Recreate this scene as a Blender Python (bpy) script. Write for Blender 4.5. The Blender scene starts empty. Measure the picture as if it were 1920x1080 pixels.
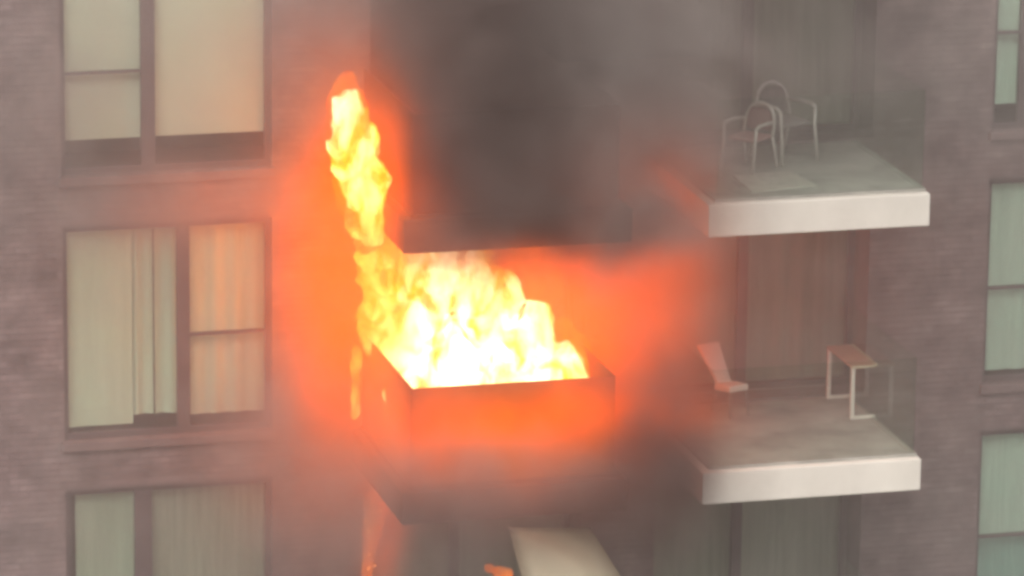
import bpy, bmesh, math, random
from mathutils import Vector, Matrix, noise as mnoise

random.seed(7)
SC = bpy.context.scene
COL = SC.collection

# ------------------------------------------------------------------ camera
YAW, PITCH, ROLL, DIST, FPX = 0.2586, 0.2603, 0.0117, 54.7351, 9180.35
fwd = Vector((math.sin(YAW)*math.cos(PITCH), math.cos(YAW)*math.cos(PITCH), -math.sin(PITCH)))
rgt = fwd.cross(Vector((0, 0, 1))).normalized()
upv = rgt.cross(fwd)
r2 = rgt*math.cos(ROLL) + upv*math.sin(ROLL)
u2 = -rgt*math.sin(ROLL) + upv*math.cos(ROLL)
cam_d = bpy.data.cameras.new('camera')
cam = bpy.data.objects.new('camera', cam_d)
COL.objects.link(cam)
M = Matrix((r2, u2, -fwd)).transposed().to_4x4()
M.translation = -fwd*DIST
cam.matrix_world = M
cam_d.sensor_width = 36.0
cam_d.lens = FPX/1920*36.0
cam_d.clip_start = 0.5
cam_d.clip_end = 2000
SC.camera = cam

# ------------------------------------------------------------------ sky, sun, exposure
SUN_EL, SUN_AZ = 48.0, 205.0          # azimuth measured clockwise from +y
w = bpy.data.worlds.new('World'); SC.world = w; w.use_nodes = True
nt = w.node_tree
sky = nt.nodes.new('ShaderNodeTexSky'); sky.sky_type = 'NISHITA'; sky.sun_disc = False
sky.sun_elevation = math.radians(SUN_EL); sky.sun_rotation = math.radians(SUN_AZ)
sky.dust_density = 4.0; sky.air_density = 1.5
hs = nt.nodes.new('ShaderNodeHueSaturation'); hs.inputs['Saturation'].default_value = 0.22
nt.links.new(sky.outputs[0], hs.inputs['Color'])
bg = nt.nodes['Background']
nt.links.new(hs.outputs[0], bg.inputs['Color'])
bg.inputs['Strength'].default_value = 0.12
sd = bpy.data.lights.new('sun', 'SUN'); so = bpy.data.objects.new('sun', sd); COL.objects.link(so)
sd.energy = 1.3; sd.angle = math.radians(35); sd.color = (1.0, 0.93, 0.84)
az, el = math.radians(SUN_AZ), math.radians(SUN_EL)
sdir = Vector((math.sin(az)*math.cos(el), math.cos(az)*math.cos(el), math.sin(el)))
so.rotation_euler = sdir.to_track_quat('Z', 'Y').to_euler()
so.location = sdir*60
vs = SC.view_settings
SC.display_settings.display_device = 'sRGB'
vs.view_transform = 'Standard'; vs.look = 'None'; vs.exposure = 0.62; vs.gamma = 1.0; vs.use_curve_mapping = False
cy = SC.cycles
cy.volume_step_rate = 1.7; cy.volume_max_steps = 256
cy.max_bounces = 5; cy.diffuse_bounces = 3; cy.glossy_bounces = 2; cy.volume_bounces = 1; cy.transparent_max_bounces = 14
cy.sample_clamp_indirect = 6.0
cy.use_denoising = True
SC.render.engine = 'CYCLES'
cy.filter_width = 3.4
SC.render.filter_size = 2.6

# ------------------------------------------------------------------ material helpers
def newmat(name):
    m = bpy.data.materials.new(name); m.use_nodes = True
    t = m.node_tree
    for n in list(t.nodes):
        t.nodes.remove(n)
    out = t.nodes.new('ShaderNodeOutputMaterial')
    return m, t, out
def N(t, kind, **kw):
    n = t.nodes.new(kind)
    for k, v in kw.items():
        if k.startswith('i_'):
            key = k[2:]
            n.inputs[int(key) if key.isdigit() else key].default_value = v
        else:
            setattr(n, k, v)
    return n
def L(t, a, b): t.links.new(a, b)

def rough_mat(name, c1, c2, scale=6.0, rough=0.8, bump=0.15, detail=6.0, stretch=(1, 1, 1), metallic=0.0, contrast=(0.35, 0.65)):
    m, t, out = newmat(name)
    p = N(t, 'ShaderNodeBsdfPrincipled')
    tc = N(t, 'ShaderNodeTexCoord'); mp = N(t, 'ShaderNodeMapping'); mp.inputs['Scale'].default_value = stretch
    L(t, tc.outputs['Object'], mp.inputs[0])
    nz = N(t, 'ShaderNodeTexNoise', i_Scale=scale, i_Detail=detail, i_Roughness=0.6)
    L(t, mp.outputs[0], nz.inputs['Vector'])
    cr = N(t, 'ShaderNodeValToRGB')
    cr.color_ramp.elements[0].position = contrast[0]; cr.color_ramp.elements[1].position = contrast[1]
    cr.color_ramp.elements[0].color = (*c1, 1); cr.color_ramp.elements[1].color = (*c2, 1)
    L(t, nz.outputs['Fac'], cr.inputs[0]); L(t, cr.outputs[0], p.inputs['Base Color'])
    p.inputs['Roughness'].default_value = rough; p.inputs['Metallic'].default_value = metallic
    if bump:
        b = N(t, 'ShaderNodeBump', i_Strength=bump, i_Distance=0.01)
        n2 = N(t, 'ShaderNodeTexNoise', i_Scale=scale*8, i_Detail=3.0); L(t, mp.outputs[0], n2.inputs['Vector'])
        L(t, n2.outputs['Fac'], b.inputs['Height']); L(t, b.outputs[0], p.inputs['Normal'])
    L(t, p.outputs[0], out.inputs[0])
    return m

def glass_mat(name, tint=(0.9, 0.95, 0.93), rough=0.02, dirt=0.0, ior=1.45, dirtcol=(0.3, 0.28, 0.26)):
    m, t, out = newmat(name)
    tr = N(t, 'ShaderNodeBsdfTransparent'); tr.inputs[0].default_value = (*tint, 1)
    gl = N(t, 'ShaderNodeBsdfGlossy', i_Roughness=rough); gl.inputs[0].default_value = (0.9, 0.92, 0.92, 1)
    fr = N(t, 'ShaderNodeFresnel', i_IOR=ior)
    ge = N(t, 'ShaderNodeNewGeometry'); inv = N(t, 'ShaderNodeMath', operation='SUBTRACT', i_0=1.0); L(t, ge.outputs['Backfacing'], inv.inputs[1])
    mu = N(t, 'ShaderNodeMath', operation='MULTIPLY'); L(t, fr.outputs[0], mu.inputs[0]); L(t, inv.outputs[0], mu.inputs[1])
    mx = N(t, 'ShaderNodeMixShader'); L(t, mu.outputs[0], mx.inputs[0]); L(t, tr.outputs[0], mx.inputs[1]); L(t, gl.outputs[0], mx.inputs[2])
    last = mx
    if dirt:
        df = N(t, 'ShaderNodeBsdfDiffuse'); df.inputs[0].default_value = (*dirtcol, 1)
        tc = N(t, 'ShaderNodeTexCoord'); nz = N(t, 'ShaderNodeTexNoise', i_Scale=1.6, i_Detail=6.0)
        L(t, tc.outputs['Object'], nz.inputs['Vector'])
        mr = N(t, 'ShaderNodeMapRange', i_1=0.3, i_2=0.7, i_3=dirt*0.6, i_4=dirt*1.4)
        L(t, nz.outputs['Fac'], mr.inputs[0])
        m2 = N(t, 'ShaderNodeMixShader'); L(t, mr.outputs[0], m2.inputs[0]); L(t, mx.outputs[0], m2.inputs[1]); L(t, df.outputs[0], m2.inputs[2])
        last = m2
    L(t, last.outputs[0], out.inputs[0])
    return m

def soot_glass_mat(name):
    """glass filmed over with soot: blocks the view, lets a dull amber light through"""
    m, t, out = newmat(name)
    tl = N(t, 'ShaderNodeBsdfTranslucent'); tl.inputs[0].default_value = (0.55, 0.34, 0.22, 1)
    df = N(t, 'ShaderNodeBsdfDiffuse'); df.inputs[0].default_value = (0.15, 0.115, 0.105, 1)
    tc = N(t, 'ShaderNodeTexCoord'); nz = N(t, 'ShaderNodeTexNoise', i_Scale=2.2, i_Detail=7.0, i_Roughness=0.65)
    L(t, tc.outputs['Object'], nz.inputs['Vector'])
    mr = N(t, 'ShaderNodeMapRange', i_1=0.3, i_2=0.7, i_3=0.15, i_4=0.45); L(t, nz.outputs['Fac'], mr.inputs[0])
    mx = N(t, 'ShaderNodeMixShader'); L(t, mr.outputs[0], mx.inputs[0]); L(t, tl.outputs[0], mx.inputs[1]); L(t, df.outputs[0], mx.inputs[2])
    L(t, mx.outputs[0], out.inputs[0])
    return m

def cloth_mat(name, c, c2=None, trans=0.08, scale=3.0, stretch=(6, 6, 0.3)):
    m, t, out = newmat(name)
    c2 = c2 or tuple(v*0.86 for v in c)
    tc = N(t, 'ShaderNodeTexCoord'); mp = N(t, 'ShaderNodeMapping'); mp.inputs['Scale'].default_value = stretch
    L(t, tc.outputs['Object'], mp.inputs[0])
    nz = N(t, 'ShaderNodeTexNoise', i_Scale=scale, i_Detail=4.0); L(t, mp.outputs[0], nz.inputs['Vector'])
    cr = N(t, 'ShaderNodeValToRGB'); cr.color_ramp.elements[0].position = 0.35; cr.color_ramp.elements[1].position = 0.65
    cr.color_ramp.elements[0].color = (*c2, 1); cr.color_ramp.elements[1].color = (*c, 1)
    L(t, nz.outputs['Fac'], cr.inputs[0])
    df = N(t, 'ShaderNodeBsdfDiffuse'); tl = N(t, 'ShaderNodeBsdfTranslucent')
    L(t, cr.outputs[0], df.inputs[0]); L(t, cr.outputs[0], tl.inputs[0])
    mx = N(t, 'ShaderNodeMixShader', i_0=trans); L(t, df.outputs[0], mx.inputs[1]); L(t, tl.outputs[0], mx.inputs[2])
    L(t, mx.outputs[0], out.inputs[0])
    return m

def brick_mat(name):
    m, t, out = newmat(name)
    p = N(t, 'ShaderNodeBsdfPrincipled', i_Roughness=0.9)
    at = N(t, 'ShaderNodeAttribute', attribute_name='tone')
    cr = N(t, 'ShaderNodeValToRGB')
    e = cr.color_ramp.elements
    e[0].position = 0.0; e[0].color = (0.13, 0.093, 0.092, 1)
    e[1].position = 1.0; e[1].color = (0.26, 0.205, 0.20, 1)
    a = e.new(0.45); a.color = (0.185, 0.133, 0.131, 1)
    b = e.new(0.75); b.color = (0.22, 0.163, 0.161, 1)
    L(t, at.outputs['Fac'], cr.inputs[0])
    tc = N(t, 'ShaderNodeTexCoord')
    n1 = N(t, 'ShaderNodeTexNoise', i_Scale=2.6, i_Detail=6.0, i_Roughness=0.62); L(t, tc.outputs['Object'], n1.inputs['Vector'])
    mr = N(t, 'ShaderNodeMapRange', i_1=0.3, i_2=0.7, i_3=0.55, i_4=1.5); L(t, n1.outputs['Fac'], mr.inputs[0])
    mu = N(t, 'ShaderNodeMix', data_type='RGBA', blend_type='MULTIPLY'); mu.inputs[0].default_value = 1.0
    L(t, cr.outputs[0], mu.inputs[6]); L(t, mr.outputs[0], mu.inputs[7])
    L(t, mu.outputs[2], p.inputs['Base Color'])
    n2 = N(t, 'ShaderNodeTexNoise', i_Scale=45.0, i_Detail=4.0); L(t, tc.outputs['Object'], n2.inputs['Vector'])
    bp = N(t, 'ShaderNodeBump', i_Strength=0.5, i_Distance=0.006); L(t, n2.outputs['Fac'], bp.inputs['Height']); L(t, bp.outputs[0], p.inputs['Normal'])
    L(t, p.outputs[0], out.inputs[0])
    return m

MT = {}
MT['brick'] = brick_mat('mauve_brick')
MT['mortar'] = rough_mat('mortar', (0.14, 0.108, 0.106), (0.19, 0.15, 0.147), 4, 0.95, 0.3)
MT['frame'] = rough_mat('bronze_aluminium', (0.085, 0.064, 0.066), (0.11, 0.083, 0.085), 4, 0.5, 0.0)
MT['sill'] = rough_mat('stone_sill', (0.17, 0.12, 0.115), (0.22, 0.16, 0.155), 5, 0.8, 0.1)
MT['spandrel'] = rough_mat('dark_lintel', (0.10, 0.065, 0.062), (0.14, 0.09, 0.085), 5, 0.7, 0.1)
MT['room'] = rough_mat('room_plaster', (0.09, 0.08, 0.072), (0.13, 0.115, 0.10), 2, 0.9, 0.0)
MT['burnt'] = rough_mat('scorched_plaster', (0.10, 0.06, 0.045), (0.30, 0.20, 0.15), 1.7, 0.95, 0.2)
MT['glass'] = glass_mat('window_glass', (0.93, 0.97, 0.94), 0.03)
MT['clear'] = glass_mat('balustrade_glass', (0.94, 0.97, 0.95), 0.02, dirt=0.012, ior=1.4)
MT['soot_glass'] = soot_glass_mat('sooty_glass')
MT['white'] = rough_mat('white_render', (0.70, 0.66, 0.59), (0.79, 0.745, 0.67), 1.4, 0.75, 0.08, stretch=(1.5, 1.5, 1))
MT['soot'] = rough_mat('sooty_render', (0.05, 0.036, 0.034), (0.14, 0.10, 0.092), 2.2, 0.95, 0.15)
MT['deck'] = rough_mat('grey_decking', (0.27, 0.265, 0.235), (0.43, 0.415, 0.375), 1.8, 0.85, 0.1)
MT['steel'] = rough_mat('brushed_steel', (0.35, 0.34, 0.33), (0.5, 0.49, 0.47), 8, 0.35, 0.0, metallic=0.9)
MT['cream'] = cloth_mat('cream_curtain', (0.78, 0.86, 0.70), (0.72, 0.80, 0.64))
MT['green'] = cloth_mat('pale_green_curtain', (0.70, 0.82, 0.72), (0.60, 0.72, 0.63))
MT['blind'] = cloth_mat('beige_blind', (0.80, 0.78, 0.65), (0.75, 0.73, 0.60), stretch=(1, 1, 1))
MT['palegrey'] = cloth_mat('grey_green_curtain', (0.52, 0.56, 0.45), (0.45, 0.49, 0.39))
MT['sheer'] = cloth_mat('grey_sheer', (0.48, 0.48, 0.40), (0.38, 0.38, 0.31))
MT['taupe'] = cloth_mat('taupe_curtain', (0.46, 0.45, 0.39), (0.38, 0.37, 0.32))
MT['teal'] = cloth_mat('teal_curtain', (0.40, 0.58, 0.52), (0.30, 0.48, 0.44))
MT['whitemetal'] = rough_mat('white_powder_coat', (0.70, 0.67, 0.60), (0.78, 0.75, 0.68), 5, 0.45, 0.0)
MT['wood'] = rough_mat('warm_wood', (0.36, 0.21, 0.14), (0.52, 0.33, 0.22), 4, 0.6, 0.1, stretch=(1, 8, 1))
MT['palewood'] = rough_mat('pale_wood_edge', (0.50, 0.42, 0.28), (0.60, 0.52, 0.36), 6, 0.6, 0.0)
MT['chairwhite'] = rough_mat('white_plastic', (0.74, 0.68, 0.62), (0.80, 0.74, 0.68), 3, 0.5, 0.0)
MT['tube'] = rough_mat('satin_steel_tube', (0.66, 0.63, 0.58), (0.78, 0.75, 0.70), 6, 0.3, 0.0, metallic=0.3)
MT['pink'] = cloth_mat('dusty_pink_fabric', (0.50, 0.30, 0.28), (0.42, 0.24, 0.23), trans=0.0)
MT['greyfab'] = cloth_mat('grey_fabric', (0.28, 0.265, 0.25), (0.22, 0.21, 0.20), trans=0.0)
MT['rug'] = rough_mat('pale_rug', (0.46, 0.43, 0.38), (0.58, 0.55, 0.49), 7, 0.95, 0.3)
MT['canvas'] = cloth_mat('cream_canvas', (0.90, 0.84, 0.68), (0.84, 0.78, 0.62), trans=0.2, stretch=(1, 1, 1))
MT['ground'] = rough_mat('asphalt', (0.04, 0.04, 0.04), (0.065, 0.063, 0.06), 0.4, 0.95, 0.1)

# ------------------------------------------------------------------ mesh helpers
class MB:
    def __init__(s): s.bm = bmesh.new()
    def box(s, x0, x1, y0, y1, z0, z1):
        v = [s.bm.verts.new(p) for p in ((x0,y0,z0),(x1,y0,z0),(x1,y1,z0),(x0,y1,z0),(x0,y0,z1),(x1,y0,z1),(x1,y1,z1),(x0,y1,z1))]
        for f in ((0,3,2,1),(4,5,6,7),(0,1,5,4),(1,2,6,5),(2,3,7,6),(3,0,4,7)):
            s.bm.faces.new([v[i] for i in f])
        return v
    def quad(s, *p):
        return s.bm.faces.new([s.bm.verts.new(q) for q in p])
    def hexa(s, p):
        v = [s.bm.verts.new(q) for q in p]
        for f in ((0,3,2,1),(4,5,6,7),(0,1,5,4),(1,2,6,5),(2,3,7,6),(3,0,4,7)):
            s.bm.faces.new([v[i] for i in f])
    def tube(s, pts, r, n=8, closed=False):
        pts = [Vector(p) for p in pts]
        rings = []
        for i, p in enumerate(pts):
            a = pts[i-1] if (i > 0 or closed) else p
            b = pts[(i+1) % len(pts)] if (i < len(pts)-1 or closed) else p
            d = (b-a).normalized()
            x = d.cross(Vector((0.31, 0.17, 0.93)))
            if x.length < 1e-3: x = d.cross(Vector((1, 0, 0)))
            x.normalize(); y = d.cross(x)
            rings.append([s.bm.verts.new(p + (x*math.cos(k*2*math.pi/n) + y*math.sin(k*2*math.pi/n))*r) for k in range(n)])
        m = len(rings)
        for i in range(m if closed else m-1):
            A, B = rings[i], rings[(i+1) % m]
            for k in range(n):
                s.bm.faces.new((A[k], A[(k+1) % n], B[(k+1) % n], B[k]))
        if not closed:
            s.bm.faces.new(rings[0][::-1]); s.bm.faces.new(rings[-1])
    def bevel(s, w, seg=2):
        bmesh.ops.bevel(s.bm, geom=list(s.bm.edges), offset=w, segments=seg, affect='EDGES', profile=0.5)
        return s
    def build(s, name, mat, parent=None, smooth=False, loc=None, label=None):
        me = bpy.data.meshes.new(name)
        bmesh.ops.recalc_face_normals(s.bm, faces=list(s.bm.faces))
        s.bm.to_mesh(me); s.bm.free()
        if isinstance(mat, (list, tuple)):
            for q in mat: me.materials.append(q)
        else:
            me.materials.append(mat)
        if smooth:
            for f in me.polygons: f.use_smooth = True
        o = bpy.data.objects.new(name, me); COL.objects.link(o)
        if parent: o.parent = parent
        if loc: o.location = loc
        if label: o['label'] = label
        return o

def empty(name, loc=(0, 0, 0), rz=0.0, label=None, cat=None, group=None, parent=None):
    o = bpy.data.objects.new(name, None); COL.objects.link(o)
    o.location = loc; o.rotation_euler = (0, 0, rz); o.empty_display_size = 0.2
    if label: o['label'] = label
    if cat: o['category'] = cat
    if group: o['group'] = group
    if parent: o.parent = parent
    return o

# ------------------------------------------------------------------ ground
g = MB(); g.quad((-300, -300, -16.6), (300, -300, -16.6), (300, 300, -16.6), (-300, 300, -16.6))
go = g.build('ground', MT['ground']); go['kind'] = 'structure'

# ------------------------------------------------------------------ the apartment building
FLOORS = [-4.51, -1.51, 1.49, 4.49]
SLAB_T, B_D = 0.3715, 2.487
WINS = (-5.07, -2.74); WINR = (5.62, 7.95); DOORM = (-1.64, 0.85); DOORR = (1.71, 4.20)
def opening_z(f): return f+0.04, f+2.475
bld = empty('apartment_building', (0, 0, -16.6), label='mauve brick apartment block with stacked windows, glass balconies and one balcony on fire', cat='building')
OFF = Vector((0, 0, 16.6))
class PB(MB):
    """builder whose part hangs under the building (world coordinates in, local out)"""
    pass
def bpart(mb, name, mat, parent=None, smooth=False, label=None):
    bmesh.ops.translate(mb.bm, verts=list(mb.bm.verts), vec=OFF if (parent is None or parent is bld) else Vector((0, 0, 0)))
    return mb.build(name, mat, parent or bld, smooth, label=label)

# wall with real openings and reveals
X0, X1, ZB, ZT, TH = -9.0, 11.0, -16.6, 8.2, 0.36
holes = []
for f in FLOORS:
    z0, z1 = opening_z(f)
    for (a, b) in (WINS, DOORM, DOORR, WINR):
        holes.append((a, b, z0, z1))
def in_hole(x, z):
    return any(a < x < b and c < z < d for a, b, c, d in holes)
xs = sorted({X0, X1} | {v for h in holes for v in h[:2]})
zs = sorted({ZB, ZT} | {v for h in holes for v in h[2:]})
mb = MB()
for i in range(len(xs)-1):
    for j in range(len(zs)-1):
        xa, xb, za, zb = xs[i], xs[i+1], zs[j], zs[j+1]
        cx, cz = (xa+xb)/2, (za+zb)/2
        if in_hole(cx, cz): continue
        mb.quad((xa, 0, za), (xb, 0, za), (xb, 0, zb), (xa, 0, zb))
        mb.quad((xa, TH, za), (xb, TH, za), (xb, TH, zb), (xa, TH, zb))
        for (dx, dz, e) in ((-1, 0, 'l'), (1, 0, 'r'), (0, -1, 'b'), (0, 1, 't')):
            ii, jj = i+dx, j+dz
            solid = 0 <= ii < len(xs)-1 and 0 <= jj < len(zs)-1 and not in_hole((xs[ii]+xs[ii+1])/2, (zs[jj]+zs[jj+1])/2)
            if solid: continue
            if e == 'l': mb.quad((xa, 0, za), (xa, TH, za), (xa, TH, zb), (xa, 0, zb))
            if e == 'r': mb.quad((xb, 0, za), (xb, TH, za), (xb, TH, zb), (xb, 0, zb))
            if e == 'b': mb.quad((xa, 0, za), (xb, 0, za), (xb, TH, za), (xa, TH, za))
            if e == 't': mb.quad((xa, 0, zb), (xb, 0, zb), (xb, TH, zb), (xa, TH, zb))
bmesh.ops.remove_doubles(mb.bm, verts=list(mb.bm.verts), dist=1e-5)
bpart(mb, 'wall', MT['mortar'])
mb = MB(); mb.box(X0, X1, TH+2.2, TH+2.5, ZB, ZT); bpart(mb, 'rear_wall', MT['mortar'])
mb = MB(); mb.box(X0-0.05, X1+0.05, -0.08, TH+2.6, ZT, ZT+0.25); bpart(mb, 'roof', MT['mortar'])
for xa in (X0, X1-0.3):
    mb = MB(); mb.box(xa, xa+0.3, TH, TH+2.2, ZB, ZT); bpart(mb, 'side_wall', MT['mortar'])

# brick courses, every brick its own box, joined (far too many to part out)
COURSE, BL, JT = 0.075, 0.225, 0.010
mb = MB(); tones = []
row = 0
z = -5.0
while z < 5.0:
    za, zb = z, z+COURSE-JT
    off = (row % 2)*BL*0.5
    x = -7.6 - off
    cuts = []
    for a, b, c, d in holes:
        if zb > c+0.002 and za < d-0.002: cuts.append((a, b))
    while x < 8.6:
        segs = [(x, x+BL-JT)]
        for a, b in cuts:
            ns = []
            for s0, s1 in segs:
                if s1 <= a or s0 >= b: ns.append((s0, s1)); continue
                if s0 < a: ns.append((s0, a))
                if s1 > b: ns.append((b, s1))
            segs = ns
        for s0, s1 in segs:
            if s1-s0 < 0.02: continue
            pr = 0.004 + random.uniform(-0.0025, 0.003)
            mb.box(s0, s1, -pr, 0.004, za, zb)
            tones.append(min(1, max(0, random.gauss(0.5, 0.13))))
        x += BL
    z += COURSE; row += 1
br = bpart(mb, 'brickwork', MT['brick'])
br['kind'] = 'stuff'
at = br.data.attributes.new('tone', 'FLOAT', 'FACE')
vals = []
for tn in tones: vals += [tn]*6
at.data.foreach_set('value', vals)

# ------------------------------------------------------------------ curtains
def curtain(x0, x1, z0, z1, y, amp, per, mat, parent, name='curtain', seed=0, label=None):
    mb = MB(); rnd = random.Random(seed)
    n = max(8, int((x1-x0)/0.02)); ph = rnd.random()*6; k2 = rnd.uniform(0.5, 0.8)
    cols = []
    for i in range(n+1):
        x = x0+(x1-x0)*i/n
        yy = y + amp*(math.sin(x*2*math.pi/per+ph) + 0.6*math.sin(x*2*math.pi/per*k2+ph*2))*0.6
        cols.append((mb.bm.verts.new((x, yy, z0)), mb.bm.verts.new((x, yy*0.6+y*0.4, (z0+z1)/2)), mb.bm.verts.new((x, yy*0.5+y*0.5, z1))))
    for a, b in zip(cols, cols[1:]):
        mb.bm.faces.new((a[0], b[0], b[1], a[1])); mb.bm.faces.new((a[1], b[1], b[2], a[2]))
    return mb.build(name, mat, parent, smooth=True, label=label)

def window(xr, f, mull, transom, pieces, sill=True, seed=0):
    """window frame set back in the opening; mull = (x0,x1); pieces add curtains. Local origin at the building's."""
    z0, z1 = opening_z(f)
    a, b = xr
    Y0, Y1 = 0.075, 0.145
    mb = MB()
    mb.box(a+0.002, a+0.06, Y0, Y1, z0+0.002, z1-0.002); mb.box(b-0.06, b-0.002, Y0, Y1, z0+0.002, z1-0.002)
    mb.box(a+0.06, b-0.06, Y0, Y1, z0+0.002, z0+0.075); mb.box(a+0.06, b-0.06, Y0, Y1, z1-0.075, z1-0.002)
    bmesh.ops.translate(mb.bm, verts=list(mb.bm.verts), vec=OFF)
    w = mb.build('window', MT['frame'], bld)
    w2 = empty  # (sub-parts below use the window's own space)
    def sub(mb, name, mat, smooth=False, label=None):
        bmesh.ops.translate(mb.bm, verts=list(mb.bm.verts), vec=OFF)
        return mb.build(name, mat, w, smooth, label=label)
    mb = MB(); mb.box(mull[0], mull[1], Y0-0.006, Y1, z0+0.075, z1-0.075); sub(mb, 'mullion', MT['frame'])
    for side in transom:
        xa, xb = (a+0.06, mull[0]) if side == 'l' else (mull[1], b-0.06)
        tz = f+1.16
        mb = MB(); mb.box(xa, xb, Y0+0.004, Y1, tz-0.014, tz+0.014); sub(mb, 'transom', MT['frame'])
    for (xa, xb) in ((a+0.06, mull[0]), (mull[1], b-0.06)):
        mb = MB(); mb.box(xa, xb, 0.103, 0.115, z0+0.075, z1-0.075); sub(mb, 'pane', MT['glass'])
    for i, (xa, xb, za, zb, amp, per, mat, dy) in enumerate(pieces):
        c = curtain(xa, xb, za, zb, 0.19+dy, amp, per, MT[mat], w, 'blind' if mat == 'blind' else 'curtain', seed*10+i)
        c.location = OFF
    if sill:
        mb = MB(); mb.box(a-0.03, b+0.03, -0.07, 0.074, z0-0.10, z0+0.001)
        mb.bevel(0.006, 1); sub(mb, 'sill', MT['sill'])
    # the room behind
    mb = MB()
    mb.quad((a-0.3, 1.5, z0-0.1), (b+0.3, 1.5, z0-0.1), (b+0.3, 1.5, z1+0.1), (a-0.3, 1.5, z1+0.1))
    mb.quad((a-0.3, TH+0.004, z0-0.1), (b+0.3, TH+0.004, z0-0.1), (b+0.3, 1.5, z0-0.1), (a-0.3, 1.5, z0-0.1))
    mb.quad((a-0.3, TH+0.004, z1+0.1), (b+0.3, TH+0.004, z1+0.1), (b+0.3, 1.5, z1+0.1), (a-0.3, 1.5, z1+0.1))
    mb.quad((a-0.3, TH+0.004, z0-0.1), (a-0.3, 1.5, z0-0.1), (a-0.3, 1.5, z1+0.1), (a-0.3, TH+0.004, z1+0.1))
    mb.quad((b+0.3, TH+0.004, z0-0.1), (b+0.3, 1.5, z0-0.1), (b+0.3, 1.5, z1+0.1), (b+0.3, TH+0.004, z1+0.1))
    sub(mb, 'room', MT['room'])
    return w

a, b = WINS
# upper left window: flat blinds that stop short of the sill
window(WINS, 1.49, (-4.17, -4.02), 'l', [(a+0.03, -4.10, 1.89, 3.95, 0.0, 1, 'blind', 0), (-4.08, b-0.03, 1.89, 3.95, 0.0, 1, 'blind', 0.01)], seed=1)
# middle left window: cream curtains with folds
window(WINS, -1.51, (-3.79, -3.65), 'r', [(a+0.03, -4.27, -1.36, 0.96, 0.010, 0.5, 'cream', 0), (-4.30, -4.03, -1.27, 0.96, 0.03, 0.16, 'cream', 0.05), (-4.02, -3.72, -1.27, 0.96, 0.03, 0.2, 'cream', 0.03),
       (-3.72, b-0.03, -1.30, 0.96, 0.02, 0.22, 'cream', 0.02)], seed=2)
# lower left window: a narrow pale curtain beside a bare dark strip, sheer on the right
window(WINS, -4.51, (-4.28, -4.09), '', [(-4.93, -4.18, -4.40, -2.06, 0.012, 0.4, 'palegrey', 0), (-4.16, b-0.03, -4.40, -2.06, 0.012, 0.3, 'sheer', 0.02)], seed=3)
window(WINS, 4.49, (-4.17, -4.02), 'l', [(a+0.03, b-0.03, 4.6, 6.9, 0.01, 0.4, 'cream', 0)], seed=4)
a, b = WINR
window(WINR, 1.49, (5.96, 6.14), 'l', [(a+0.03, b-0.03, 1.80, 3.95, 0.015, 0.3, 'green', 0)], seed=5)
window(WINR, -1.51, (6.80, 6.95), 'lr', [(a+0.03, b-0.03, -1.36, 0.96, 0.02, 0.24, 'green', 0)], seed=6)
wl = window(WINR, -4.51, (6.80, 6.95), 'lr', [(a+0.03, b-0.03, -3.40, -2.06, 0.015, 0.3, 'green', 0.03), (a+0.03, b-0.03, -4.40, -3.40, 0.012, 0.35, 'teal', 0.05)], seed=7)
mb = MB(); mb.quad((6.02, 0.262, -4.40), (6.32, 0.262, -4.40), (6.12, 0.262, -3.42), (5.96, 0.262, -3.42))
bmesh.ops.translate(mb.bm, verts=list(mb.bm.verts), vec=OFF); mb.build('curtain', MT['green'], wl, label='pulled-aside end of a pale green curtain')
window(WINR, 4.49, (6.80, 6.95), 'lr', [(a+0.03, b-0.03, 4.6, 6.9, 0.02, 0.3, 'green', 0)], seed=8)

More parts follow.
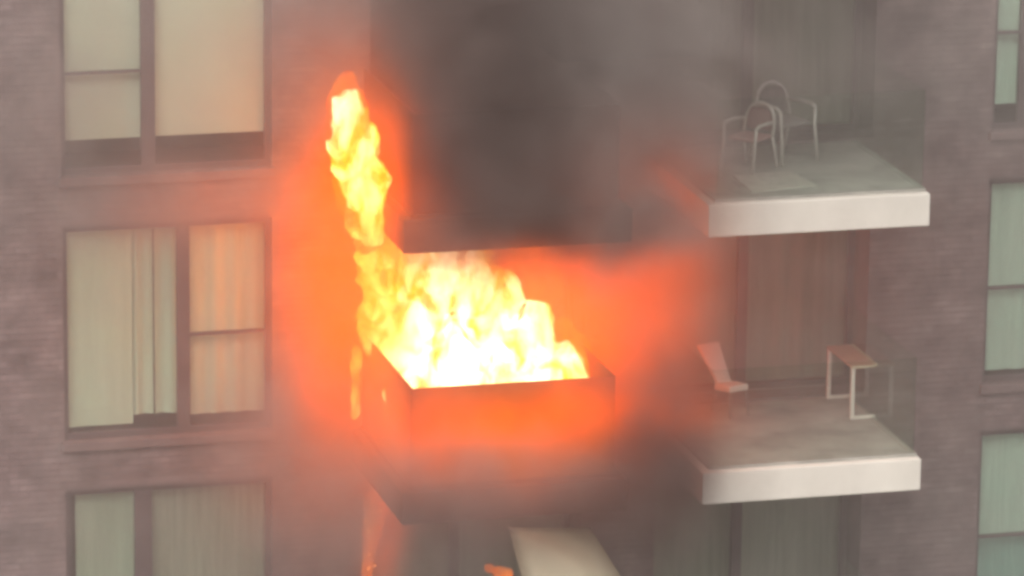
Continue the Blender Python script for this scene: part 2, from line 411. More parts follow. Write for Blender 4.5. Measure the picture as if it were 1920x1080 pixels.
# ------------------------------------------------------------------ balcony doors and balconies
def door(xr, f, mull, mats, burnt=False, seed=0):
    z0, z1 = opening_z(f); a, b = xr
    a -= 0.0; z0 = f+0.02
    Y0, Y1 = 0.50, 0.58
    fm = MT['soot'] if burnt else MT['frame']
    mb = MB()
    mb.box(a-0.02, a+0.07, Y0, Y1, z0, z1); mb.box(b-0.07, b+0.02, Y0, Y1, z0, z1)
    mb.box(a+0.07, b-0.07, Y0, Y1, z1-0.08, z1); mb.box(a+0.07, b-0.07, Y0, Y1, z0, z0+0.06)
    bmesh.ops.translate(mb.bm, verts=list(mb.bm.verts), vec=OFF)
    d = mb.build('balcony_door', fm, bld)
    if burnt: d['label'] = 'scorched door frame with its glass gone'
    def sub(mb, name, mat, smooth=False):
        bmesh.ops.translate(mb.bm, verts=list(mb.bm.verts), vec=OFF)
        return mb.build(name, mat, d, smooth)
    mb = MB(); mb.box(mull[0], mull[1], Y0-0.008, Y1, z0+0.06, z1-0.08); sub(mb, 'mullion', fm)
    if not burnt:
        for (xa, xb) in ((a+0.07, mull[0]), (mull[1], b-0.07)):
            mb = MB(); mb.box(xa, xb, 0.535, 0.548, z0+0.06, z1-0.08); sub(mb, 'pane', MT['glass'])
        for i, (xa, xb, mat) in enumerate(mats):
            c = curtain(xa, xb, z0+0.03, z1-0.03, 0.66, 0.02, 0.26, MT[mat], d, 'curtain', seed*10+i); c.location = OFF
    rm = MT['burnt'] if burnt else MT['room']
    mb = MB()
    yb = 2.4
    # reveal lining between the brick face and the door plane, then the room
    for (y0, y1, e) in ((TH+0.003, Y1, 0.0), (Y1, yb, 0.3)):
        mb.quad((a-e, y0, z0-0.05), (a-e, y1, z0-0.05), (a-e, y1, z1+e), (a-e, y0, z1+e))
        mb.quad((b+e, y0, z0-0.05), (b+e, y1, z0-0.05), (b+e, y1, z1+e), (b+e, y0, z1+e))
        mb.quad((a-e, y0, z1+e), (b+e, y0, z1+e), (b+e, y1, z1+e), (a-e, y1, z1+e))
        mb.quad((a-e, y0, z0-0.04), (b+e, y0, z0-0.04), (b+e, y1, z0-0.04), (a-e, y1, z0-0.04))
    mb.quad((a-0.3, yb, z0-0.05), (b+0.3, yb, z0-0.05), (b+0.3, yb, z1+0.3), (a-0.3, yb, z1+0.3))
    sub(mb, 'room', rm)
    return d

def balcony(x0, f, width, kind, ins_r=0.13, label=None):
    x1 = x0+width; D = B_D
    slab_m = MT['soot'] if kind == 'soot' else MT['white']
    gm = MT['soot_glass'] if kind == 'soot' else MT['clear']
    mb = MB(); mb.box(x0, x1, -D, -0.013, f-SLAB_T, f-0.012)
    mb.bevel(0.012, 2)
    bmesh.ops.translate(mb.bm, verts=list(mb.bm.verts), vec=OFF)
    o = mb.build('balcony', slab_m, bld, label=label)
    def sub(mb, name, mat):
        bmesh.ops.translate(mb.bm, verts=list(mb.bm.verts), vec=OFF)
        return mb.build(name, mat, o)
    il = 0.13
    gx0, gx1, gy = x0+il, x1-ins_r, -D+il
    mb = MB(); mb.box(gx0+0.03, gx1-0.03, gy+0.03, 0.50, f-0.011, f+0.012); sub(mb, 'deck', MT['burnt'] if kind == 'soot' else MT['deck'])
    # base channels that clamp the glass
    ch = MT['soot'] if kind == 'soot' else MT['deck']
    mb = MB(); mb.box(gx0-0.03, gx1+0.03, gy-0.03, gy+0.03, f-0.011, f+0.022)
    mb.box(gx0-0.03, gx0+0.03, gy+0.03, -0.05, f-0.011, f+0.022); mb.box(gx1-0.03, gx1+0.03, gy+0.03, -0.05, f-0.011, f+0.022)
    sub(mb, 'glass_channel', ch)
    zt = f+1.11
    xm = (gx0+gx1)/2
    for xa, xb in (((gx0, gx1),) if kind == 'soot' else ((gx0, xm-0.003), (xm+0.003, gx1))):
        mb = MB(); mb.box(xa, xb, gy-0.008, gy+0.008, f+0.0225, zt); sub(mb, 'glass_panel', gm)
    for x in (gx0, gx1):
        mb = MB(); mb.box(x-0.008, x+0.008, gy+0.012, -0.06, f+0.0225, zt); sub(mb, 'glass_panel', gm)
    return o

balcony(-1.8438, 4.49, 2.5087, 'soot', label='smoke-stained balcony')
balcony(-1.8438, 1.49, 2.5087, 'soot', label='soot-blackened balcony above the fire')
balcony(-1.8438, -1.51, 2.5087, 'soot', label='burning balcony with sooty glass')
balcony(-1.8438, -4.51, 2.5087, 'clear')
for f in FLOORS:
    balcony(1.5097, f, 2.5087, 'clear', ins_r=0.05)
mm = (-0.56, -0.46)
door(DOORM, 4.49, mm, [], True); door(DOORM, 1.49, mm, [], True); door(DOORM, -1.51, mm, [], True)
door(DOORM, -4.51, mm, [(-1.6, 0.8, 'sheer')], seed=20)
mr_ = (2.80, 2.92)
door(DOORR, 4.49, mr_, [(1.74, 4.17, 'sheer')], seed=21)
door(DOORR, 1.49, mr_, [(1.74, 2.85, 'sheer'), (2.87, 4.17, 'sheer')], seed=22)
door(DOORR, -1.51, mr_, [(1.74, 2.85, 'taupe'), (2.87, 4.17, 'taupe')], seed=23)
door(DOORR, -4.51, mr_, [(1.74, 2.85, 'sheer'), (2.87, 4.17, 'sheer')], seed=24)

# ------------------------------------------------------------------ things on the balconies
FZ = -1.51+0.012
# side table: two L-shaped white legs under a wooden top
t = empty('side_table', (3.71, -0.49, FZ), label='small wooden-topped side table on L-shaped white legs, lower right balcony', cat='table')
mb = MB(); mb.box(-0.005, 0.275, -0.43, 0.43, 0.60, 0.622); mb.build('tabletop', MT['wood'], t)
mb = MB(); mb.box(0.276, 0.315, -0.43, 0.43, 0.598, 0.624); mb.box(-0.005, 0.275, -0.462, -0.431, 0.598, 0.624); mb.build('top_edging', MT['palewood'], t)
for y in (-0.43, 0.41):
    mb = MB(); mb.box(0.0, 0.045, y-0.022, y+0.022, 0.035, 0.597); mb.box(0.0, 0.30, y-0.022, y+0.022, 0.0, 0.0345); mb.bevel(0.004, 1)
    mb.build('leg', MT['whitemetal'], t)

# white reclining chair
t = empty('lounge_chair', (2.46, -0.40, FZ), math.atan2(-0.95, 0.3)+math.pi/2, label='white reclined lounge chair half lost in smoke, lower right balcony', cat='chair')
t.scale = (0.95, 0.95, 0.95)
# local: front is -y
mb = MB(); mb.hexa([(-0.14,-0.18,0.31),(0.14,-0.18,0.31),(0.14,0.15,0.27),(-0.14,0.15,0.27),(-0.14,-0.18,0.39),(0.14,-0.18,0.39),(0.14,0.15,0.35),(-0.14,0.15,0.35)]); mb.bevel(0.02, 2)
mb.build('seat', MT['chairwhite'], t, True)
mb = MB(); mb.hexa([(-0.095,0.10,0.33),(0.095,0.10,0.33),(0.095,0.145,0.31),(-0.095,0.145,0.31),(-0.155,0.48,0.75),(0.155,0.48,0.75),(0.155,0.52,0.73),(-0.155,0.52,0.73)]); mb.bevel(0.015, 2)
mb.build('backrest', MT['chairwhite'], t, True)
for x in (-0.12, 0.12):
    for (y, y2) in ((-0.14, -0.20), (0.12, 0.20)):
        mb = MB(); mb.tube([(x, y, 0.30), (x*1.1, y2, 0.0)], 0.012); mb.build('leg', MT['greyfab'], t, True)

# tubular armchairs and rug on the upper right balcony
UZ = 1.49+0.012
def tube_chair(loc, rz, label, seatmat, size):
    t = empty('balcony_chair', loc, rz, label=label, cat='chair', group='steel tube chairs on the upper right balcony')
    t.scale = (size, size, size)
    mb = MB()
    if True:
        mb.box(-0.22, 0.22, -0.22, 0.22, 0.42, 0.47)
    mb.bevel(0.02, 2); mb.build('seat', seatmat, t, True)
    pts = [(-0.23, 0.20, 0.44)] + [(-0.23*math.cos(k*math.pi/10), 0.24+0.05*math.sin(k*math.pi/10), 0.62+0.24*math.sin(k*math.pi/10)) for k in range(11)] + [(0.23, 0.20, 0.44)]
    mb = MB(); mb.tube(pts, 0.022); mb.build('back_frame', MT['tube'], t, True)
    mb = MB()
    pr = None
    rows = []
    for j in range(6):
        zz = 0.50+0.30*j/5
        hw = 0.20 if zz < 0.62 else 0.20*math.sqrt(max(0.05, 1-((zz-0.62)/0.25)**2))
        rows.append([mb.bm.verts.new((hw*(i/3-1), 0.225+0.05*(zz-0.45)+0.03*(1-(i/3-1)**2), zz)) for i in range(7)])
    for A, B in zip(rows, rows[1:]):
        for i in range(6): mb.bm.faces.new((A[i], A[i+1], B[i+1], B[i]))
    bmesh.ops.solidify(mb.bm, geom=list(mb.bm.faces), thickness=0.02)
    mb.build('backrest', seatmat, t, True)
    for s in (-1, 1):
        mb = MB(); mb.tube([(s*0.24, 0.22, 0.64), (s*0.26, 0.02, 0.66), (s*0.26, -0.20, 0.655), (s*0.255, -0.25, 0.62)], 0.024); mb.build('armrest', MT['tube'], t, True)
        mb = MB(); mb.tube([(s*0.255, -0.25, 0.62), (s*0.245, -0.26, 0.42), (s*0.26, -0.32, 0.0)], 0.020); mb.build('leg', MT['tube'], t, True)
        mb = MB(); mb.tube([(s*0.23, 0.20, 0.45), (s*0.25, 0.31, 0.0)], 0.020); mb.build('leg', MT['tube'], t, True)
    return t
tube_chair((2.40, -1.08, UZ), math.radians(-50), 'steel tube chair with dusty pink seat, nearer the smoke on upper right balcony', MT['pink'], 0.82)
tube_chair((2.93, -0.66, UZ), math.radians(20), 'round-backed grey steel tube chair behind the pink-seated one, upper right balcony', MT['greyfab'], 0.95)
mb = MB(); mb.hexa([(2.10,-2.15,UZ+0.002),(2.88,-2.0,UZ+0.002),(2.80,-1.28,UZ+0.002),(2.12,-1.36,UZ+0.002),(2.10,-2.15,UZ+0.014),(2.88,-2.0,UZ+0.014),(2.80,-1.28,UZ+0.014),(2.12,-1.36,UZ+0.014)])
rg = mb.build('rug', MT['rug']); rg['label'] = 'pale rug lying on the upper right balcony floor in front of the chairs'; rg['category'] = 'rug'

# tilted cream parasol on the balcony below the fire
t = empty('parasol', (0.115, -2.15, -4.36+0.012), label='tilted cream canvas parasol showing through smoke below the burning balcony', cat='parasol')
A, Bq, Cq, Dq = Vector((-0.80, -0.42, 2.39)), Vector((-0.40, -0.70, 1.15)), Vector((0.86, -0.50, 1.10)), Vector((0.30, 0.25, 2.10))
mb = MB(); n = 14; grid = []
nrm = (Bq-A).cross(Dq-A).normalized()
if nrm.y > 0: nrm = -nrm
for j in range(n+1):
    for_row = []
    for i in range(n+1):
        u, v = i/n, j/n
        p = A*(1-u)*(1-v) + Dq*u*(1-v) + Cq*u*v + Bq*(1-u)*v
        d = max(abs(u-0.5), abs(v-0.5))*2
        p = p + nrm*0.28*(1-d**1.6)
        # the hem sags slightly inward between the corners
        if i == 0: p += Vector((0.05, 0, 0))*math.sin(math.pi*v)*-1
        for_row.append(mb.bm.verts.new(p))
    grid.append(for_row)
for j in range(n):
    for i in range(n): mb.bm.faces.new((grid[j][i], grid[j][i+1], grid[j+1][i+1], grid[j+1][i]))
bmesh.ops.solidify(mb.bm, geom=list(mb.bm.faces), thickness=0.012)
mb.build('canopy', MT['canvas'], t, True)
ctr = (A+Bq+Cq+Dq)/4
mb = MB(); mb.tube([(0.1, 0.1, -0.09), (0.1, 0.1, 1.2), tuple(ctr + nrm*0.2)], 0.022); mb.build('pole', MT['whitemetal'], t, True)
for cnr in (A, Bq, Cq, Dq):
    mb = MB(); mb.tube([tuple(ctr + nrm*0.18), tuple((ctr*0.5+cnr*0.5)+nrm*0.07), tuple(cnr)], 0.009); mb.build('rib', MT['whitemetal'], t, True)
mb = MB(); mb.box(-0.12, 0.32, -0.06, 0.32, -0.15, -0.09); mb.bevel(0.01, 1); mb.build('base', MT['deck'], t)

# ------------------------------------------------------------------ fire
def flame_mat(name, sigma, lo, mid, hi, scale, p0, p1, stretch=(1, 1, 0.55), dist=0.6, torn=0.4):
    """incandescent gas: emission tied to a turbulent temperature field, with matching absorption"""
    m, t, out = newmat(name)
    tc = N(t, 'ShaderNodeTexCoord'); mp = N(t, 'ShaderNodeMapping'); mp.inputs['Scale'].default_value = stretch
    L(t, tc.outputs['Object'], mp.inputs[0])
    nz = N(t, 'ShaderNodeTexNoise', i_Scale=scale, i_Detail=3.0, i_Roughness=0.55, i_Distortion=dist); L(t, mp.outputs[0], nz.inputs['Vector'])
    mr = N(t, 'ShaderNodeMapRange', i_1=p0, i_2=p1, i_3=0.0, i_4=1.0); L(t, nz.outputs['Fac'], mr.inputs[0])
    cr = N(t, 'ShaderNodeValToRGB'); e = cr.color_ramp.elements
    e[0].color = (*lo, 1); e[1].color = (*hi, 1); q = e.new(0.5); q.color = (*mid, 1)
    L(t, mr.outputs[0], cr.inputs[0])
    # ragged, torn density
    n2 = N(t, 'ShaderNodeTexNoise', i_Scale=scale*2.1, i_Detail=3.0, i_Roughness=0.6, i_Distortion=dist); L(t, mp.outputs[0], n2.inputs['Vector'])
    m2 = N(t, 'ShaderNodeMapRange', i_1=0.40, i_2=0.56, i_3=sigma*torn, i_4=sigma*1.3); L(t, n2.outputs['Fac'], m2.inputs[0])
    em = N(t, 'ShaderNodeEmission'); L(t, cr.outputs[0], em.inputs[0]); L(t, m2.outputs[0], em.inputs[1])
    ab = N(t, 'ShaderNodeVolumeAbsorption'); ab.inputs[0].default_value = (0, 0, 0, 1); L(t, m2.outputs[0], ab.inputs[1])
    ad = N(t, 'ShaderNodeAddShader'); L(t, em.outputs[0], ad.inputs[0]); L(t, ab.outputs[0], ad.inputs[1])
    L(t, ad.outputs[0], out.inputs['Volume'])
    # faint emissive skin added so the flame volume also has a surface
    ts = N(t, 'ShaderNodeBsdfTransparent'); es = N(t, 'ShaderNodeEmission', i_Strength=1.0); es.inputs[0].default_value = (*lo, 1)
    ms = N(t, 'ShaderNodeMixShader', i_0=0.05); L(t, ts.outputs[0], ms.inputs[1]); L(t, es.outputs[0], ms.inputs[2])
    L(t, ms.outputs[0], out.inputs['Surface'])
    m.cycles.emission_sampling = 'NONE'
    m.cycles.volume_step_rate = 0.35
    return m
FM = flame_mat('flame_core', 7.0, (1.15, 0.30, 0.003), (1.8, 1.15, 0.03), (3.2, 2.9, 1.9), 3.3, 0.33, 0.55)
FP = flame_mat('flame_tongue', 12.0, (1.3, 0.38, 0.003), (2.0, 1.35, 0.05), (3.4, 3.1, 2.0), 3.6, 0.33, 0.57)
FE = flame_mat('flame_sheath', 4.5, (1.1, 0.12, 0.0), (1.25, 0.19, 0.0), (1.4, 0.42, 0.01), 3.0, 0.38, 0.62, torn=0.5)
FD = flame_mat('flame_drip', 18.0, (1.3, 0.26, 0.01), (1.6, 0.62, 0.10), (2.1, 1.3, 0.45), 7.0, 0.35, 0.65)

FG = flame_mat('flame_drip_glow', 6.5, (0.6, 0.07, 0.0), (0.9, 0.16, 0.01), (1.1, 0.34, 0.06), 6.0, 0.3, 0.66)

def flame(name, blobs, mat, parent, voxel=0.035, disp=0.10, nscale=2.6, seed=0.0, label=None):
    bm = bmesh.new()
    for (x, y, z, rx, ry, rz) in blobs:
        ret = bmesh.ops.create_icosphere(bm, subdivisions=3, radius=1.0)
        bmesh.ops.transform(bm, matrix=Matrix.Translation((x, y, z)) @ Matrix.Diagonal((rx, ry, rz, 1)), verts=ret['verts'])
    me = bpy.data.meshes.new('tmp'); bm.to_mesh(me); bm.free()
    o = bpy.data.objects.new('tmp', me); COL.objects.link(o)
    md = o.modifiers.new('r', 'REMESH'); md.mode = 'VOXEL'; md.voxel_size = voxel
    sm = o.modifiers.new('s', 'SMOOTH'); sm.iterations = 4
    dg = bpy.context.evaluated_depsgraph_get(); dg.update()
    m2 = bpy.data.meshes.new_from_object(o.evaluated_get(dg))
    bpy.data.objects.remove(o); bpy.data.meshes.remove(me)
    s = Vector((seed*7.1, seed*3.3, seed*5.7))
    for v, nn in zip(m2.vertices, [q.normal.copy() for q in m2.vertices]):
        p = v.co
        q = Vector((p.x*nscale, p.y*nscale, p.z*nscale*0.6)) + s
        h = mnoise.fractal(q, 0.9, 2.1, 4)
        lick = mnoise.noise(q*2.3 + Vector((0, 0, 5)))
        v.co = p + nn*(h*disp + lick*disp*0.5) + Vector((0, 0, 1))*max(0, lick)*disp*0.6
    m2.name = name; m2.materials.clear(); m2.materials.append(mat)
    for f in m2.polygons: f.use_smooth = True
    ob = bpy.data.objects.new(name, m2); COL.objects.link(ob)
    if parent: ob.parent = parent
    if label: ob['label'] = label
    return ob

fire = empty('fire', (0, 0, 0), label='large yellow-white blaze filling the balcony with a tall tongue rising at its left', cat='fire')
body = [(-1.50,-0.35,-0.55,0.20,0.22,0.75),(-1.55,-0.30,0.10,0.18,0.22,0.55),(-1.35,-1.2,-1.0,0.30,0.8,0.5),(-0.95,-1.2,-0.75,0.45,0.9,0.70),
        (-0.95,-0.7,0.05,0.40,0.35,0.55),(-1.1,-0.5,0.55,0.35,0.3,0.35),(-0.45,-1.2,-0.75,0.45,0.9,0.65),(-0.35,-0.9,0.0,0.22,0.3,0.50),
        (-0.05,-1.0,-0.45,0.24,0.5,0.55),(-0.02,-1.4,-0.9,0.38,0.8,0.45),(0.26,-1.25,-0.75,0.17,0.5,0.42),(-0.75,-0.6,-0.3,0.5,0.4,0.6),(-1.35,-0.6,-0.25,0.3,0.35,0.6),(-1.62,-0.3,-0.2,0.16,0.2,0.5),(-1.15,-0.95,0.50,0.42,0.45,0.45),(-0.75,-0.95,0.35,0.35,0.4,0.42)]
flame('flame', body, FM, fire, voxel=0.03, disp=0.13, seed=1.0, label='yellow-white body of flame inside the balcony')
plume = [(-1.60,-0.50,0.15,0.20,0.22,0.38),(-1.68,-0.90,0.58,0.28,0.25,0.38),(-1.84,-1.25,0.92,0.26,0.24,0.34),(-1.98,-1.48,1.28,0.24,0.2,0.34),
         (-2.07,-1.60,1.68,0.25,0.2,0.36),(-2.17,-1.60,2.06,0.29,0.22,0.38),(-2.23,-1.60,2.40,0.20,0.16,0.30)]
flame('flame', plume, FP, fire, voxel=0.022, disp=0.085, nscale=4.2, seed=2.0, label='tall tongue of flame curling up outside the balcony')
sheath = [(-2.16,-1.58,1.7,0.25,0.2,0.55),(-2.22,-1.6,2.2,0.26,0.2,0.48),(-2.22,-1.6,2.52,0.22,0.16,0.26),(-2.28,-1.6,2.72,0.10,0.09,0.16),(-2.0,-1.45,1.25,0.22,0.2,0.4)]
flame('flame_sheath', sheath, FE, fire, voxel=0.03, disp=0.07, nscale=3.0, seed=3.0, label='dull orange outer flame around the tongue')
back = [(-1.05,-0.9,0.72,0.5,0.4,0.22),(-0.5,-0.8,0.62,0.45,0.35,0.28),(-0.35,-0.2,0.55,0.6,0.3,0.35),(0.05,-0.5,0.1,0.4,0.35,0.55),(0.35,-0.9,-0.75,0.30,0.7,0.55),(0.15,-0.2,0.35,0.4,0.3,0.4)]
flame('flame_sheath', back, FE, fire, voxel=0.04, disp=0.08, seed=4.0, label='dull orange outer flame at the right of the blaze')

st = flame('flame_strip', [(-1.88,-0.40,-0.55-k*0.13,0.062,0.05,0.11) for k in range(6)], FD, None, voxel=0.018, disp=0.025, nscale=7, seed=5.0)
st['label'] = 'thin upright strip of orange flame on the wall left of the sooty glass'; st['category'] = 'flame'
sf = flame('flame', [(-0.78,-2.62,-2.46,0.075,0.06,0.06),(-0.92,-2.64,-2.38,0.035,0.03,0.035),(-0.68,-2.60,-2.49,0.05,0.05,0.06)], FG, None, voxel=0.018, disp=0.05, nscale=7, seed=8.0)
sf['label'] = 'small orange lick of flame beside the cream parasol'; sf['category'] = 'flame'
em = empty('burning_drips', (0, 0, 0), label='glowing orange drips and sparks falling down the wall below the balcony', cat='burning debris')
flame('flame', [(-1.71+0.016*k,-0.16,-3.35+k*0.13,0.05+0.014*k,0.07,0.16) for k in range(9)], FG, em, voxel=0.02, disp=0.04, nscale=6, seed=6.0)
def ember_mat():
    m, t, out = newmat('glowing_ember')
    e = N(t, 'ShaderNodeEmission', i_Strength=1.6); e.inputs[0].default_value = (1.0, 0.36, 0.10, 1)
    L(t, e.outputs[0], out.inputs[0]); return m
EM = ember_mat()
rnd = random.Random(3)
for k in range(14):
    f = rnd.random()
    mb = MB()
    s = rnd.uniform(0.006, 0.013)
    bmesh.ops.create_icosphere(mb.bm, subdivisions=1, radius=s)
    for v in mb.bm.verts: v.co *= rnd.uniform(0.7, 1.3); v.co.z *= 1.6
    mb.build('ember', EM, em, loc=(-1.66+rnd.gauss(0, 0.05)+0.08*f, -0.18+rnd.uniform(-0.06, 0.06), -3.35+f*1.0))

# light given off by the flames
for i, (x, y, z, p, r) in enumerate([(-1.2,-1.0,-0.7,300,0.3),(-0.5,-1.1,-0.6,300,0.3),(0.1,-1.1,-0.5,300,0.25),(-1.60,-0.6,0.3,240,0.2),(-2.05,-1.5,1.4,95,0.18),(-2.16,-1.62,2.1,60,0.18),(-0.4,-0.7,0.4,260,0.3),(0.2,-0.6,0.0,240,0.3)]):
    ld = bpy.data.lights.new('fire_light', 'POINT'); ld.energy = p*2.2; ld.color = (1.0, 0.135, 0.002); ld.shadow_soft_size = r
    lo = bpy.data.objects.new('fire_light', ld); COL.objects.link(lo); lo.location = (x, y, z)

# ------------------------------------------------------------------ smoke
def cloud(name, blobs, base, lo, hi, nscale, dmin, dmax, res, mat, label, warp=1.1):
    """a volume whose density field (soft blobs, warped and broken by noise) is evaluated on a grid"""
    ng = bpy.data.node_groups.new(name+'_field', 'GeometryNodeTree')
    ng.interface.new_socket('Geometry', in_out='OUTPUT', socket_type='NodeSocketGeometry')
    go_ = ng.nodes.new('NodeGroupOutput')
    def put(n, i, v):
        if hasattr(v, 'links'): ng.links.new(v, n.inputs[i])
        else: n.inputs[i].default_value = v
    def GM(op, *a):
        n = ng.nodes.new('ShaderNodeMath'); n.operation = op
        for i, v in enumerate(a): put(n, i, v)
        return n.outputs[0]
    def GV(op, *a):
        n = ng.nodes.new('ShaderNodeVectorMath'); n.operation = op
        for i, v in enumerate(a): put(n, i, v)
        return n.outputs['Value'] if op == 'DOT_PRODUCT' else n.outputs['Vector']
    def ramp(v, a, b, c, d):
        n = ng.nodes.new('ShaderNodeMapRange'); put(n, 0, v)
        for i, q in enumerate((a, b, c, d)): n.inputs[i+1].default_value = q
        return n.outputs[0]
    pos = ng.nodes.new('GeometryNodeInputPosition').outputs[0]
    wn = ng.nodes.new('ShaderNodeTexNoise'); wn.inputs['Scale'].default_value = 0.9; wn.inputs['Detail'].default_value = 4
    ng.links.new(pos, wn.inputs['Vector'])
    wpos = GV('ADD', pos, GV('MULTIPLY', GV('SUBTRACT', wn.outputs['Color'], (0.5, 0.5, 0.5)), (warp, warp, warp)))
    total = None
    for c, s_, k in blobs:
        d = GV('DIVIDE', GV('SUBTRACT', wpos, c), s_)
        e = GM('MULTIPLY', GM('POWER', 2.71828, GM('MULTIPLY', GV('DOT_PRODUCT', d, d), -1.0)), k)
        total = e if total is None else GM('ADD', total, e)
    n1 = ng.nodes.new('ShaderNodeTexNoise'); n1.inputs['Scale'].default_value = nscale; n1.inputs['Detail'].default_value = 5; n1.inputs['Roughness'].default_value = 0.6
    ng.links.new(wpos, n1.inputs['Vector'])
    dens = GM('MULTIPLY', GM('ADD', total, base), ramp(n1.outputs[0], 0.32, 0.68, lo, hi))
    # fade to nothing towards the outside of the cloud
    cz = ((dmin[0]+dmax[0])/2, dmax[1] if base else (dmin[1]+dmax[1])/2, (dmin[2]+dmax[2])/2)
    hf = ((dmax[0]-dmin[0])/2, (dmax[1]-dmin[1])*(1.0 if base else 0.5), (dmax[2]-dmin[2])/2)
    q = GV('DIVIDE', GV('SUBTRACT', pos, cz), hf)
    av = GV('ABSOLUTE', q)
    sx = ng.nodes.new('ShaderNodeSeparateXYZ'); ng.links.new(av, sx.inputs[0])
    mxv = GM('MAXIMUM', GM('MAXIMUM', sx.outputs[0], sx.outputs[1]), sx.outputs[2])
    dens = GM('MULTIPLY', dens, ramp(mxv, 0.75, 1.0, 1.0, 0.0))
    vc = ng.nodes.new('GeometryNodeVolumeCube')
    ng.links.new(dens, vc.inputs['Density'])
    vc.inputs['Min'].default_value = dmin; vc.inputs['Max'].default_value = dmax
    for nme, r in zip(('Resolution X', 'Resolution Y', 'Resolution Z'), res): vc.inputs[nme].default_value = r
    smn = ng.nodes.new('GeometryNodeSetMaterial'); smn.inputs['Material'].default_value = mat
    ng.links.new(vc.outputs[0], smn.inputs[0]); ng.links.new(smn.outputs[0], go_.inputs[0])
    vd = bpy.data.volumes.new(name); vo = bpy.data.objects.new(name, vd); COL.objects.link(vo)
    vd.materials.append(mat)
    vo.modifiers.new(name+'_field', 'NODES').node_group = ng
    vo['kind'] = 'stuff'; vo['label'] = label
    return vo

def smoke_mat(name, col):
    m, t, out = newmat(name)
    pv = N(t, 'ShaderNodeVolumePrincipled'); pv.inputs['Color'].default_value = (*col, 1); pv.inputs['Density'].default_value = 1.0
    L(t, pv.outputs[0], out.inputs['Volume'])
    return m

# pale smoke drifting over the whole front
PALE = [
    ((0.45,-2.4,3.4), (1.2,0.9,1.0), 1.2), ((0.75,-2.3,2.5), (0.8,0.9,0.9), 1.0), ((1.3,-1.3,1.3), (0.3,1.0,0.35), 0.9),
    ((-2.7,-1.8,-1.2), (0.8,0.8,1.2), 0.7), ((-1.6,-2.75,-1.5), (0.8,0.5,0.6), 1.4),
    ((-2.6,-1.6,3.5), (0.7,0.8,0.9), 0.6), ((-3.9,-1.0,1.5), (1.3,0.6,0.35), 0.7),
    ((1.05,-1.6,0.6), (0.55,1.0,0.9), 0.8), ((3.2,-2.2,2.9), (1.6,1.0,0.9), 0.18), ((-5.8,-1.2,2.6), (1.2,0.8,1.4), 0.35),
    ((-0.5,-2.8,1.12), (1.2,0.35,0.42), 1.2), ((0.6,-2.95,1.45), (0.5,0.35,0.45), 1.6), ((0.35,-2.95,1.75), (0.62,0.45,0.7), 1.3), ((-0.6,-3.0,-1.15), (1.0,0.4,0.32), 1.3),
]
cloud('smoke', PALE, 0.125, 0.25, 1.9, 1.5, (-7.2, -4.4, -5.6), (8.2, 0.9, 5.6), (128, 44, 94), smoke_mat('pale_smoke', (0.58, 0.51, 0.48)),
      'thin grey-brown smoke drifting across the brick front')
# sooty smoke boiling off the burning balcony
DARK = [
    ((-1.05,-2.5,3.4), (0.65,0.8,1.6), 1.9), ((-0.75,-2.7,2.1), (0.8,0.6,0.65), 1.4), ((0.2,-2.5,3.9), (1.0,0.8,0.8), 0.5),
    ((0.5,-2.95,1.6), (0.5,0.4,0.6), 1.5), ((-0.6,-2.95,1.42), (1.3,0.3,0.34), 1.8), ((1.35,-1.4,-1.65), (0.3,1.0,0.4), 1.2),
    ((0.76,-3.0,-0.8), (0.42,0.5,0.8), 2.0), ((0.6,-3.0,-1.5), (0.8,0.45,0.5), 1.3), ((-0.8,-3.0,-1.6), (1.2,0.5,0.34), 0.35),
    ((1.05,-1.2,-1.05), (0.35,1.0,0.5), 2.5), ((1.45,-1.2,0.2), (0.3,1.2,1.2), 0.4),
]
cloud('smoke', DARK, 0.0, 0.05, 2.3, 2.1, (-3.0, -4.2, -3.4), (2.6, 0.4, 5.6), (54, 44, 86), smoke_mat('sooty_smoke', (0.31, 0.235, 0.215)),
      'dark sooty smoke boiling up from the burning balcony')
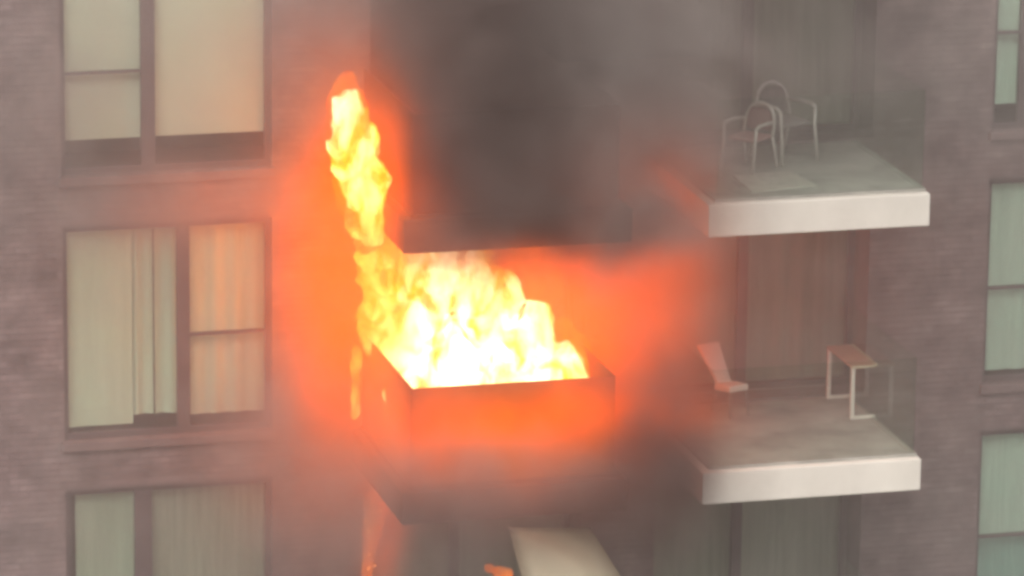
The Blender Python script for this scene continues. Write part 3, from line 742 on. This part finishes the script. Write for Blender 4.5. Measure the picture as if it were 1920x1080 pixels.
# halo and orange tint of firelit smoke, painted in as a self-lit volume
GLOW = [
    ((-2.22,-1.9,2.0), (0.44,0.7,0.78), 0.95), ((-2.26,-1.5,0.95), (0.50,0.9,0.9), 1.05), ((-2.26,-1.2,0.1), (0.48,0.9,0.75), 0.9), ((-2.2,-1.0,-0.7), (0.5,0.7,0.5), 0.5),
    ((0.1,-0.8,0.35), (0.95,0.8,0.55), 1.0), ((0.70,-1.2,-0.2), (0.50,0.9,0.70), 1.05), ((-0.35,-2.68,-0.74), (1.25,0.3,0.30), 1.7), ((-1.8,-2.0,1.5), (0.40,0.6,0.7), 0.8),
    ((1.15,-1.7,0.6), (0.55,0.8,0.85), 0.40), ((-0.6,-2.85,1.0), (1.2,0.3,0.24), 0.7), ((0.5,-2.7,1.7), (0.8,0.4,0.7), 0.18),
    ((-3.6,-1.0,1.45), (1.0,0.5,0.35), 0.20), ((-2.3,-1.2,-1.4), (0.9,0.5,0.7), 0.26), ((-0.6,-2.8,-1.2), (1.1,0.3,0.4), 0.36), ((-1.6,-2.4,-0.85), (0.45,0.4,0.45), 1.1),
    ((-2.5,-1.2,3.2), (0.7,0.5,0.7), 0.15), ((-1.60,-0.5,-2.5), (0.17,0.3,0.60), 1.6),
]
m, t, out = newmat('glow_emission')
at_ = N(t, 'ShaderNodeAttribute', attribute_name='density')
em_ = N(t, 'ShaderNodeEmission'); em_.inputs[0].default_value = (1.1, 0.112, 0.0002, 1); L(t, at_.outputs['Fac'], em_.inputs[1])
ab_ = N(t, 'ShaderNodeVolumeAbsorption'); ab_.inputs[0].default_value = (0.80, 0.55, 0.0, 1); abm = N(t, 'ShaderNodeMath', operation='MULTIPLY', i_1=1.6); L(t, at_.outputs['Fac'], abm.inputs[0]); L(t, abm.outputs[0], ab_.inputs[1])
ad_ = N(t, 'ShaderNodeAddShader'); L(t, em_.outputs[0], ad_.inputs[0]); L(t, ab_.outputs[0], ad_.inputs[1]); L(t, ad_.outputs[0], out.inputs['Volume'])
cloud('painted_glow', GLOW, 0.0, 0.6, 1.4, 1.6, (-5.2, -3.6, -3.9), (2.4, 0.6, 4.4), (70, 36, 78), m, 'orange glow of firelit smoke round the flames, painted as emission', warp=0.5)
